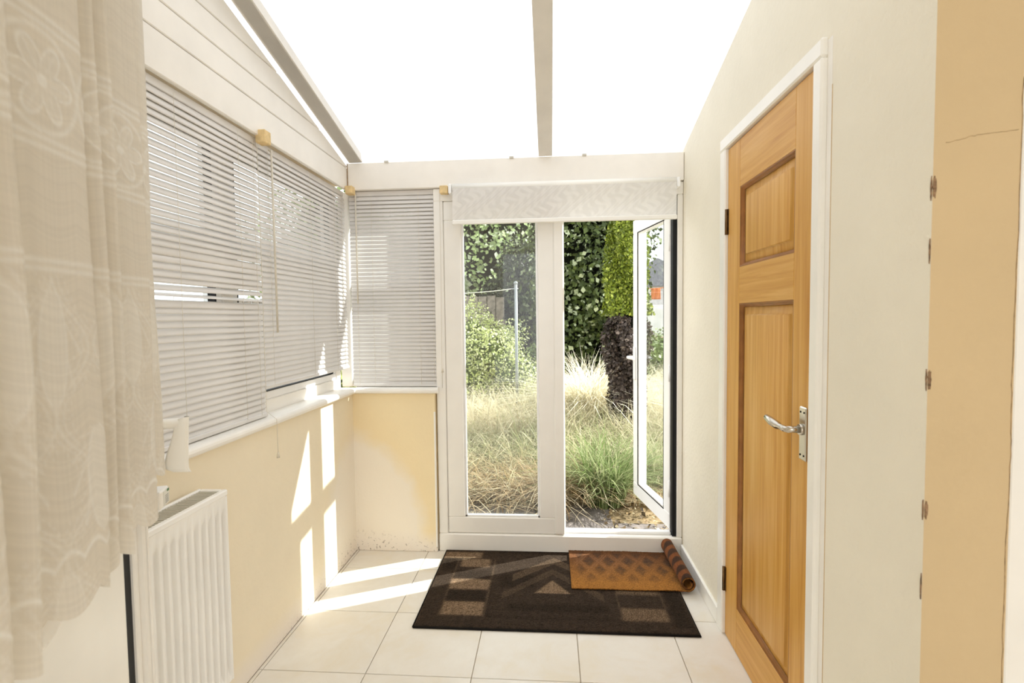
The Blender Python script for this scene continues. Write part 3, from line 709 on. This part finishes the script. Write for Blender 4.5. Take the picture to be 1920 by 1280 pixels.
# ------------------------------------------------------------------ rug and mat
def srect(X, Y, x0, x1, y0, y1, e=.006):
    f = lambda a, b: 1/(1+np.exp(-np.clip((a-b)/e*2, -40, 40)))
    return f(X, x0)*f(x1, X)*f(Y, y0)*f(y1, Y)
def rug():
    nx, ny = 360, 230; x0, x1, y0, y1 = -.596, .606, 2.108, 2.832
    X, Y = np.meshgrid(np.linspace(x0, x1, nx), np.linspace(y0, y1, ny))
    dark = np.array(lin(38, 31, 26)); mid = np.array(lin(58, 48, 40)); tan = np.array(lin(140, 116, 92)); blk = np.array(lin(25, 20, 17))
    nz = RNG.random((ny, nx)); nz2 = RNG.random((ny//6+2, nx//6+2)); nz2 = nz2.repeat(6, 0).repeat(6, 1)[:ny, :nx]
    tri = lambda cx, top, bot, hw: np.clip((hw*(top-Y)/(top-bot)-np.abs(X-cx))/.012+.5, 0, 1)*(Y > bot)*(Y < top)
    t = np.zeros_like(X)
    for r_, s_ in (((-.503, -.308, 2.412, 2.508), .85), ((-.500, -.312, 2.196, 2.302), .85), ((-.59, -.384, 2.73, 2.80), .8), ((-.483, -.33, 2.635, 2.722), .8), ((.305, .502, 2.19, 2.285), .55), ((.30, .50, 2.40, 2.49), .4)):
        t = np.maximum(t, s_*srect(X, Y, *r_))
    t = np.maximum(t, .85*tri(.0, 2.515, 2.392, .085))
    ch = np.abs(Y-(2.72-.9*np.abs(X-.01))); t = np.maximum(t, .28*(ch < .035)*(np.abs(X) < .2)); ch2 = np.abs(Y-(2.60-1.0*np.abs(X)))
    t = np.maximum(t, .16*(ch2 < .03)*(np.abs(X) < .24))
    for a in (-.503, -.305, .30, .503): t = np.maximum(t, .22*srect(X, Y, a-.004, a+.004, 2.19, 2.72, .003))
    b = np.zeros_like(X)
    for r_ in ((-.50, -.312, 2.31, 2.405), (-.50, -.312, 2.515, 2.60), (-.29, .29, 2.183, 2.195), (-.26, -.08, 2.44, 2.56), (-.2, .25, 2.24, 2.30), (-.30, .3, 2.80, 2.83), (-.584, -.50, 2.6, 2.72), (.52, .59, 2.15, 2.75)):
        b = np.maximum(b, .7*srect(X, Y, *r_, .01))
    base = dark+(mid-dark)*(.25+.5*nz2)[..., None]
    rib = (.5+.5*np.sin(Y*2*pi/.011))[..., None]
    col = base+(blk-base)*b[..., None]; col = col+(tan-col)*(t*(.6+.5*nz))[..., None]*(.75+.35*rib); col = col*(.55+.9*nz)[..., None]
    Z = .012+.0025*(RNG.random((ny, nx))-.5)+.0012*np.sin(Y*2*pi/.011)
    ed = np.minimum.reduce([X-x0, x1-X, Y-y0, y1-Y]); Z = np.where(ed < .001, .001, np.minimum(Z, .006+ed*.8))
    # rug lies very slightly skewed at its far right
    V = np.stack([X+.0*Y, Y, Z], -1).reshape(-1, 3)-np.array((0, 2.47, 0))
    i = np.arange((ny-1)*nx).reshape(ny-1, nx)[:, :-1].ravel()
    return np_mesh('rug', V, np.stack([i, i+1, i+nx+1, i+nx], 1), col.reshape(-1, 3), True)
rg = empty('rug', (0, 2.47, 0)); tag(rg, 'dark brown rug with tan squares on the floor before the glazed door', 'rug')
add('pile', rug(), M['rug'], rg)
m = MB(); x0, x1, y0, y1 = -.596, .606, 2.108-2.47, 2.832-2.47
m.tube([(x0, y0, .005), (x1, y0, .005), (x1, y1, .005), (x0, y1, .005), (x0, y0, .005)], .0048, 6); m.obj('binding', simple('black binding', (.012, .01, .009), .9, .1), rg)

def mat_mesh():
    # profile across the width: flat, then rolled up at the right end
    flat = .535; n_f = 150; r0 = .039; S = []; 
    prof = [(s_, 0.0) for s_ in np.linspace(0, flat, n_f)]
    turns = 1.28; n_r = 90
    for i in range(1, n_r+1):
        a = turns*2*pi*i/n_r; r = r0-.017*i/n_r
        prof.append((flat+r*sin(a)*1.0, r0-r*cos(a)-(r0-r0)))
    prof = np.array(prof); ny = 120; y = np.linspace(0, .40, ny)
    s = np.concatenate([[0], np.cumsum(np.hypot(*np.diff(prof, axis=0).T))])
    Sx, Yy = np.meshgrid(s, y); PX = np.repeat(prof[None, :, 0], ny, 0); PZ = np.repeat(prof[None, :, 1], ny, 0)
    k = Yy/.4
    roll = np.clip((Sx-flat*.8)/(flat*.2), 0, 1)
    PX = PX+roll*(.012*(1-k)*1.0); PZ = PZ*(1+.18*k*roll)+.004*np.sin(Sx*16+Yy*9)*(Sx < flat)*.5*(Sx/flat)
    base = np.array(lin(158, 106, 48)); dk = np.array(lin(66, 50, 40)); red = np.array(lin(96, 60, 38)); pk = np.array(lin(150, 112, 84))
    # diamond lattice, fading towards the near edge
    cw, chh = .103, .185
    a = Sx/cw+Yy/chh; b = Sx/cw-Yy/chh
    da = np.abs((a % 1)-.5); db = np.abs((b % 1)-.5)
    dia = 1/(1+np.exp((np.maximum(da, db)-.30)/.03)); lat = np.clip(1-np.abs(np.maximum(da, db)-.43)/.07, 0, 1)
    inn = srect(Sx, Yy, .035, 2, .07, .375, .02); fade = np.clip((Yy-.05)/.22, 0, 1); worn = RNG.random((ny//5+1, len(s)//5+1)).repeat(5, 0).repeat(5, 1)[:ny, :len(s)]
    nz = RNG.random(Sx.shape)
    g = base+(red-base)*np.clip((Yy-.06)/.26, 0, 1)[..., None]*.9
    col = g+(dk-g)*(dia*inn*(.35+.65*fade)*(.55+.45*worn))[..., None]; col = col+(pk-col)*(lat*inn*fade*.55*np.clip(1-Sx/.5, .15, 1))[..., None]
    rolled = (Sx > flat+.02)
    strp = (np.sin(Sx*55+Yy*22) > .1)*.8
    col = np.where(rolled[..., None], col+(np.array(lin(70, 42, 26))-col)*strp[..., None]*.8, col)
    col = col*(.6+.75*nz)[..., None]
    th = .007; nx = len(s)
    d = np.gradient(prof, axis=0); d /= np.linalg.norm(d, axis=1)[:, None]; nrm = np.stack([-d[:, 1], d[:, 0]], 1)
    jit = (RNG.random(Sx.shape)-.5)*.0022
    top = np.stack([PX+nrm[None, :, 0]*(th+jit), Yy, PZ+nrm[None, :, 1]*(th+jit)], -1); bot = np.stack([PX, Yy, PZ], -1)
    V = np.concatenate([top.reshape(-1, 3), bot.reshape(-1, 3)]); N = nx*ny
    i = np.arange((ny-1)*nx).reshape(ny-1, nx)[:, :-1].ravel(); Qt = np.stack([i, i+1, i+nx+1, i+nx], 1); Qb = np.stack([i+nx, i+nx+1, i+1, i], 1)+N
    e = np.arange(nx-1); E1 = np.stack([e, e+N, e+N+1, e+1], 1); f = (ny-1)*nx+e; E2 = np.stack([f+1, f+N+1, f+N, f], 1)
    h = np.arange(ny-1)*nx; E3 = np.stack([h+nx, h+nx+N, h+N, h], 1); h2 = h+nx-1; E4 = np.stack([h2, h2+N, h2+N+nx, h2+nx], 1)
    bc = np.array(lin(118, 68, 38)); bk = np.array(lin(56, 38, 30)); bs = np.clip(np.sin(Yy*75+Sx*30)*1.4+.1+.8*np.sin(Sx*60), 0, 1)
    under = (bc+(bk-bc)*bs[..., None])*(.6+.7*nz)[..., None]; under = np.where((Sx > flat-.04)[..., None], under, np.array(lin(26, 20, 17)))
    cc = np.concatenate([col.reshape(-1, 3), under.reshape(-1, 3)])
    return np_mesh('door_mat', V, np.concatenate([Qt, Qb, E1, E2, E3, E4]), cc, True)
dm = add('door_mat', mat_mesh(), M['rug'], None, (.092, 2.432, .0145)); tag(dm, 'rust brown diamond pattern doormat with one edge rolled up against the wall', 'doormat')

# ------------------------------------------------------------------ garden
GZ = -.1
tag(MB().box(-20, 30, 2.97, 60, GZ-.3, GZ-.02).obj('ground', M['soil']), 'dry soil of the overgrown garden', 'ground', kind='structure')
tag(MB().box(-14, -1.31, -4, 2.97, GZ-.3, GZ+.0).obj('ground', M['gravel']), 'pale gravel beside the house seen under the middle blind', 'ground', kind='structure')
pv = empty('path', (0, 3.4, GZ)); tag(pv, 'grey concrete paving slabs outside the glazed door', 'path', kind='structure')
ys = [2.975, 3.55, 4.12]
for a, b in zip(ys, ys[1:]):
    for k, (x0, x1) in enumerate(((-1.5, -.86), (-.85, -.12), (-.11, .42), (.43, 1.1), (1.11, 1.75))):
        if b > 4 and k > 2: continue
        MB().box(x0, x1, a-3.4, b-3.4-.012, -.05, random.uniform(-.004, .004), .006).obj('paving_slab', M['paving'], pv)

def blades(n, place, h, w, lean, colf, seg=4):
    """n curved grass blades as a single mesh. place(n)->(n,2); h(n) heights"""
    P = place(n); Hh = h(P); az = RNG.random(n)*2*pi; ln = lean*(0.3+RNG.random(n)*1.1)
    W = w*(.6+.8*RNG.random(n)); taz = az+(RNG.random(n)-.5)*1.2
    V = np.zeros((n, (seg+1)*2, 3)); Cc = np.zeros((n, (seg+1)*2, 3)); col = colf(P, n)
    for k in range(seg+1):
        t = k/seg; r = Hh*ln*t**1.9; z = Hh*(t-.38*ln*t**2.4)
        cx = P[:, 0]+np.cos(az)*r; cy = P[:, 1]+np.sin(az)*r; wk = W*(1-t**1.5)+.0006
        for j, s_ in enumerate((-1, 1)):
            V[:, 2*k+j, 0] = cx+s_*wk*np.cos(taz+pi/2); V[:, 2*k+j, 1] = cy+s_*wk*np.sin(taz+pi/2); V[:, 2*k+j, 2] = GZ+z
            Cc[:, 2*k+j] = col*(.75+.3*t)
    q = np.array([[2*k, 2*k+1, 2*k+3, 2*k+2] for k in range(seg)])
    Q = (q[None]+(np.arange(n)*(seg+1)*2)[:, None, None]).reshape(-1, 4)
    return np_mesh('grass', V.reshape(-1, 3), Q, Cc.reshape(-1, 3))
STRAW = np.array(lin(222, 212, 182)); PALE = np.array(lin(236, 234, 216)); GRN = np.array(lin(132, 146, 92)); DGRN = np.array(lin(98, 124, 62)); BRN = np.array(lin(186, 154, 114))
def noise2(P, s, seed=0):
    return .5+.25*(np.sin(P[:, 0]*s*1.3+seed)+np.sin(P[:, 1]*s*1.1+seed*2.1+1.3*np.sin(P[:, 0]*s*.7)))
def mixc(a, b, t): return a[None]+(b-a)[None]*t[:, None]
def wedge(n):
    y = 3.85+(RNG.random(n)**1.15)*6.2; hw = .75+.33*(y-3.0)
    return np.stack([(RNG.random(n)*2-1)*hw*1.25+.05, y], 1)
def hgt(P):
    n = len(P); b = .20+.34*np.clip((P[:, 1]-3.8)/1.6, 0, 1)+.12*noise2(P, 1.7, 2)
    b = np.where((P[:, 0] > .45) & (P[:, 1] < 4.6), b*.35, b)
    return b*(.5+.8*RNG.random(n))
def gcol(P, n):
    g = np.clip(noise2(P, 1.6, 1)*1.2-.62+.9*(RNG.random(n)-.5)+.62*np.exp(-((P[:, 1]-4.75)/.45)**2), 0, 1)
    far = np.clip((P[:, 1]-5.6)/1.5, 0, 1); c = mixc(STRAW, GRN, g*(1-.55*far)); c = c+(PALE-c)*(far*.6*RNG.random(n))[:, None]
    br = np.exp(-((P[:, 1]-4.0)/.35)**2)*(RNG.random(n) < .75); c = c+(BRN*1.15-c)*(.65*br)[:, None]
    return c*(.8+.4*RNG.random(n))[:, None]
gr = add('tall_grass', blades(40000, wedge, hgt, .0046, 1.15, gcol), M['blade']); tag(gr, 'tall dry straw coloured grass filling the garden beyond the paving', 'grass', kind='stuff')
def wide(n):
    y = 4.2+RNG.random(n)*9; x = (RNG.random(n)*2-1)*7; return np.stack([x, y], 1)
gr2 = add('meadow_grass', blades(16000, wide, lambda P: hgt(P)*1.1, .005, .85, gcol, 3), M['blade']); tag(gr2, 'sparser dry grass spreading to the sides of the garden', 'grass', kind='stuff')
def clump(name, cx, cy, n, R, hh, w, lean, cols, label, cat):
    def pl(n):
        a = RNG.random(n)*2*pi; r = R*np.sqrt(RNG.random(n)); return np.stack([np.cos(a)*r, np.sin(a)*r], 1)
    me = blades(n, pl, lambda P: hh*(.45+.65*RNG.random(len(P))), w, lean, lambda P, n: mixc(cols[0], cols[1], RNG.random(n))*(.75+.5*RNG.random(n))[:, None], 5)
    o = add(name, me, M['blade'], None, (cx, cy, 0)); return tag(o, label, cat)
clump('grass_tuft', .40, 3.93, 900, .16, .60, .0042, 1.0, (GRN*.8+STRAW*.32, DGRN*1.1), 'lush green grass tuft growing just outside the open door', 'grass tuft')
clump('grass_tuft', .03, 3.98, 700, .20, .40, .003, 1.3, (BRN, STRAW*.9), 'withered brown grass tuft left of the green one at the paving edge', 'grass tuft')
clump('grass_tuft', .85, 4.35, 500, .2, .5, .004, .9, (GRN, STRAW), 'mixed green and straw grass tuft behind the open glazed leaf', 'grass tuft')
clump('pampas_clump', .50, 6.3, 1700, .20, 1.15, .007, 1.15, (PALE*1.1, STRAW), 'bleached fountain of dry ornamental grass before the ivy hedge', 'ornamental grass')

def leaves(n, pts, nrm, size, colf, fold=.25, droop=0):
    """leaf = 4-point kite folded along its midrib; pts (n,3), nrm outward"""
    d = RNG.normal(size=(n, 3)); d[:, 2] -= droop; N = nrm+.7*RNG.normal(size=(n, 3)); N /= np.linalg.norm(N, axis=1)[:, None]
    d -= N*(d*N).sum(1)[:, None]; d /= np.linalg.norm(d, axis=1)[:, None]; b = np.cross(N, d); s = (size*(.6+.8*RNG.random(n)))[:, None]
    V = np.stack([pts, pts+d*s*.45+b*s*.36+N*s*fold*.5, pts+d*s, pts+d*s*.45-b*s*.36+N*s*fold*.5], 1)
    c = colf(n, pts); Cc = np.repeat(c[:, None], 4, 1)
    i = np.arange(n)[:, None]*4; Q = np.concatenate([i+np.array([[0, 1, 2]]), i+np.array([[0, 2, 3]])])
    return np_mesh('foliage', V.reshape(-1, 3), Q, Cc.reshape(-1, 3))
def ell_pts(n, R, shell=.35, lump=.25, seed=0, zmin=-1):
    d = RNG.normal(size=(int(n*1.6), 3)); d /= np.linalg.norm(d, axis=1)[:, None]; d = d[d[:, 2] > zmin][:n]
    l = 1+lump*(np.sin(d[:, 0]*5+seed)*np.sin(d[:, 2]*6+seed*2)+.6*np.sin(d[:, 1]*8+seed+d[:, 2]*4)); r = l*(1-shell*RNG.random(len(d))**1.4)
    return d*np.array(R)*r[:, None], d
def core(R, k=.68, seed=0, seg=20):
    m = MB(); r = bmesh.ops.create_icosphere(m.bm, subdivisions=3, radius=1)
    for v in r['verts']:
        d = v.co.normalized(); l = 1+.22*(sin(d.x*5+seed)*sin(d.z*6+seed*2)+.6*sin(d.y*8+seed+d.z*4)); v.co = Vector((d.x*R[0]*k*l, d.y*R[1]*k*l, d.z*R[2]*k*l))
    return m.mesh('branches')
M['core'] = simple('painted shade core', lin(24, 26, 18), .95, .05, var=.4, nscale=12)  # near-black blob colour carries the deep shade inside the foliage
def leafcol(a, b, hi=None, ph=.1):
    a = np.array(lin(*a)); b = np.array(lin(*b))
    def f(n, P):
        c = mixc(a, b, RNG.random(n))*(.65+.7*RNG.random(n))[:, None]
        if hi is not None: k = RNG.random(n) < ph; c[k] = np.array(lin(*hi))*(.8+.4*RNG.random(k.sum()))[:, None]
        return c
    return f
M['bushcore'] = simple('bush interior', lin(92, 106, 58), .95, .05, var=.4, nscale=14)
def tree(name, loc, R, n, size, cf, label, cat, trunk_r=.09, zc=None, shell=.4, lump=.25, seed=1, droop=.5, zmin=-1):
    zc = R[2]*.95 if zc is None else zc
    e = empty(name, (loc[0], loc[1], GZ)); tag(e, label, cat)
    p, d = ell_pts(n, R, shell, lump, seed, zmin); p = p+np.array((0, 0, zc)); k = p[:, 2] > .02
    o = add('foliage', leaves(k.sum(), p[k], d[k], size, cf, droop=droop), M['leaf'], e); o['kind'] = 'stuff'
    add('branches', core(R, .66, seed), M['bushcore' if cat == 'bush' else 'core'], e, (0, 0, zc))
    MB().cyl((0, 0, -.1), (0, 0, zc), trunk_r, trunk_r*.6, 10).obj('trunk', M['bark'], e)
    return e
dark = leafcol((54, 66, 34), (98, 112, 60), (186, 196, 158), .13); mid = leafcol((104, 122, 70), (146, 162, 98), (210, 220, 180), .12); pale = leafcol((150, 170, 110), (186, 200, 146), (226, 232, 204), .2)  # last tone of each puts bright leaf highlights into the colour
lime = leafcol((172, 184, 116), (204, 210, 146), (232, 234, 196), .2); dk2 = leafcol((36, 42, 30), (62, 72, 46), (112, 124, 88), .08)
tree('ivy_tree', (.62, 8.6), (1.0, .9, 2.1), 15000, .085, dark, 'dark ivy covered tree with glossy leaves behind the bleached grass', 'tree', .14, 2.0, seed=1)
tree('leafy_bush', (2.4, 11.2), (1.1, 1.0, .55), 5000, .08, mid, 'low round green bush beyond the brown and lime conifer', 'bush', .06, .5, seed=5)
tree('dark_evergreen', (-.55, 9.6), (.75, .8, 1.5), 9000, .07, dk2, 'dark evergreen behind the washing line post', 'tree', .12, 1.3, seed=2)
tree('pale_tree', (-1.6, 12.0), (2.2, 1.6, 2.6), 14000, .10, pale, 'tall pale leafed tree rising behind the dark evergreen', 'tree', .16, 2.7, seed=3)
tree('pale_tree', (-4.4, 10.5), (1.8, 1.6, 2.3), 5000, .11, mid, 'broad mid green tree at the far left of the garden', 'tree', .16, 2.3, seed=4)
tree('leafy_bush', (-.98, 7.2), (.78, .6, .86), 16000, .032, lime, 'light green bush at the left before the added grey boards', 'bush', .04, .7, seed=6)
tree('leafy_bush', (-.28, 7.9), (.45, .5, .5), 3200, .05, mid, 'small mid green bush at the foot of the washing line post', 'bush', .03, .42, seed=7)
tree('leafy_bush', (-2.5, 7.0), (.9, .7, .7), 3500, .07, lime, 'wide light green bush further left along the added grey boards', 'bush', .04, .6, seed=8)
# conifer: lime green living top over a dead brown skirt
cf_ = empty('conifer', (.815, 5.6, GZ)); tag(cf_, 'columnar conifer with lime green top and dead brown lower branches', 'conifer')
def column(n, z0, z1, r0, r1, size, colf, droop, lump=.2):
    z = z0+(z1-z0)*RNG.random(n); a = RNG.random(n)*2*pi; t = (z-z0)/(z1-z0)
    r = (r0+(r1-r0)*t)*(1-.45*RNG.random(n)**1.5)*(1+lump*np.sin(a*4+z*7))*np.sqrt(np.clip(1.04-t**6, 0, 1)); p = np.stack([np.cos(a)*r, np.sin(a)*r, z], 1)
    nn = np.stack([np.cos(a), np.sin(a), .3+0*a], 1); return leaves(n, p, nn, size, colf, droop=droop)
ctop = leafcol((84, 100, 28), (142, 156, 52), (184, 194, 90), .12); cdead = leafcol((60, 52, 46), (98, 86, 78), (140, 128, 116), .1)
o = add('green_top', column(22000, 1.42, 3.1, .225, .10, .032, ctop, -1.2, .34), M['leaf'], cf_); o['kind'] = 'stuff'; o['label'] = 'lime green living top'
o = add('dead_skirt', column(14000, .22, 1.52, .12, .21, .042, cdead, .4, .5), M['leaf'], cf_); o['kind'] = 'stuff'; o['label'] = 'dead brown lower branches'
MB().cyl((0, 0, -.1), (0, 0, 3.0), .07, .02).obj('trunk', M['bark'], cf_)
MB().tube([(0, 0, .2), (0, 0, 1.4), (0, 0, 2.9)], [.06, .12, .04], 10).obj('branches', M['core'], cf_)
# washing line
wp = empty('washing_line_post', (-.42, 6.4, GZ)); tag(wp, 'thin grey washing line post in the tall grass', 'post')
MB().cyl((0, 0, -.1), (0, 0, 1.83), .019, n=10).obj('pole', M['post'], wp)
MB().ball((0, 0, 1.84), .026).cyl((-.05, 0, 1.77), (.03, 0, 1.77), .008, n=6).obj('line_hook', M['post'], wp)
P = []
for i in range(25):
    t = i/24; P.append((-.47-3.2*t, 6.4+.5*t, GZ+1.77+.35*t-.35*4*t*(1-t)*.5))
tag(MB().tube(P, .0045, 6).obj('washing_line', M['line']), 'pale washing line sagging from the post to the left', 'washing line')
tag(MB().tube([(-.30, 4.35, GZ+.02), (-.12, 4.12, GZ+.04), (-.07, 3.98, GZ+.02)], [.006, .007, .004], 6).obj('stick', M['line']), 'pale dry stick lying on the paving', 'stick')
# boards one by one, added in place of a grey reflection in the glass
fc = empty('reflection_boards', (-3.4, 8.8, GZ)); tag(fc, 'grey boards added for a reflection in the glass, behind the light green bush', 'fence')
bd = MB().box(-.07, .07, -.012, .012, 0, 1.75, .003).mesh('board'); bd.materials.append(M['fence'])
for k in range(34): add('board', bd, None, fc, (-2.4+k*.15, random.uniform(-.01, .01), .02+random.uniform(-.02, .02)))
MB().box(-2.5, 2.65, .014, .05, .35, .43).box(-2.5, 2.65, .014, .05, 1.3, 1.38).obj('rail', M['fence'], fc)
# neighbour house to the right, seen through the open leaf
hs = empty('house', (7.7, 38, GZ)); tag(hs, 'pale neighbouring house with a grey gabled roof seen through the open leaf', 'house')
MB().box(-3.2, 3.2, 0, 6, 0, 3.7).obj('wall', M['brick'], hs)
MB().prism([(-3.6, 3.65), (0, 5.5), (3.6, 3.65), (3.3, 3.5), (-3.3, 3.5)], 1, -.3, 6.3).obj('roof', M['rooft'], hs)
for x in (-1.5, .9):
    f = MB().box(x, x+1.0, -.05, .02, 1.0, 2.1).obj('window', M['upvc_cool'], hs); MB().box(x+.08, x+.92, -.06, -.045, 1.08, 2.02).obj('pane', M['dark'], f)
tag(MB().tube([(1.7, 12.5, 1.98), (2.4, 12.5, 1.95), (3.6, 12.5, 2.02)], .010, 6).obj('washing_line', M['orange']), 'orange line strung across the garden at the right', 'washing line')
tag(MB().tube([(1.7, 13.2, 1.62), (2.6, 13.2, 1.56), (3.8, 13.2, 1.64)], .006, 6).obj('washing_line', M['line']), 'pale line with a white sheet on it at the right', 'washing line')
for k, (x, y, z, w_, mt, lb, h) in enumerate(((2.40, 12.5, 1.955, .22, 'orange', 'orange cloth hung on the orange line at the right', .26), (2.28, 13.2, 1.575, .75, 'towel', 'white sheet hung on the pale line at the right', .8))):
    V = []; nx, nz = 12, 8
    for j in range(nz):
        for i in range(nx): V.append((x+w_*i/(nx-1), y+.02*sin(i*1.3+j*.4), z-h*j/(nz-1)))
    Q = [(j*nx+i, j*nx+i+1, j*nx+nx+i+1, j*nx+nx+i) for j in range(nz-1) for i in range(nx-1)]
    o = add('hung_cloth', np_mesh('hung_cloth', V, Q, smooth=True), M[mt]); sd = o.modifiers.new('s', 'SOLIDIFY'); sd.thickness = .004; tag(o, lb, 'cloth')
# dead leaves on the slabs
def straw_pl(n): return np.stack([-.75+RNG.random(n)**1.3*.95, 3.45+.7*RNG.random(n)**.6], 1)
st = add('loose_straw', blades(330, straw_pl, lambda P: .05+.30*RNG.random(len(P)), .0028, 2.1, lambda P, n: mixc(BRN, STRAW, RNG.random(n)), 5), M['blade']); tag(st, 'loose straw strewn over the slabs before the closed door leaf', 'straw', kind='stuff')
n = 420; P = np.stack([.35+RNG.random(n)*.75, 2.99+RNG.random(n)**1.2*.85, np.full(n, GZ+.008)], 1)
lt = add('dead_leaves', leaves(n, P, np.tile([0, 0, 1.5], (n, 1)), .035, leafcol((60, 52, 40), (150, 128, 92), (210, 196, 160), .3)), M['leaf']); tag(lt, 'scattered dead leaves on the slabs under the open leaf', 'leaves', kind='stuff')
# neighbouring fence outside the left window
f2 = empty('side_fence', (-4.2, 1.5, GZ)); tag(f2, 'pale board fence outside the left window', 'fence')
bd2 = MB().box(-.012, .012, -.07, .07, 0, 1.5, .003).mesh('board'); bd2.materials.append(M['fence'])
for k in range(34): add('board', bd2, None, f2, (random.uniform(-.01, .01), -2.5+k*.15, 0))

nb = empty('added_house_side', (-5.6, 1.0, GZ)); tag(nb, 'made-up pale house side added to grey the gaps between the left blind slats', 'house')  # added wall that cuts light from the left and dulls the slat gaps
MB().box(-.3, 0, -6, 5.2, 0, 4.6).obj('wall', simple('grey render', lin(196, 196, 200), .9, .1, var=.15, nscale=3), nb)
MB().prism([(-.35, 4.6), (.25, 4.5), (-2.2, 6.2), (-2.4, 6.1)], 1, -6.2, 5.4).obj('roof', M['rooft'], nb)
f = MB().box(-.02, .03, -.6, .5, 1.2, 2.4).obj('window', M['upvc_cool'], nb); MB().box(.03, .036, -.52, .42, 1.28, 2.32).obj('pane', M['dark'], f)
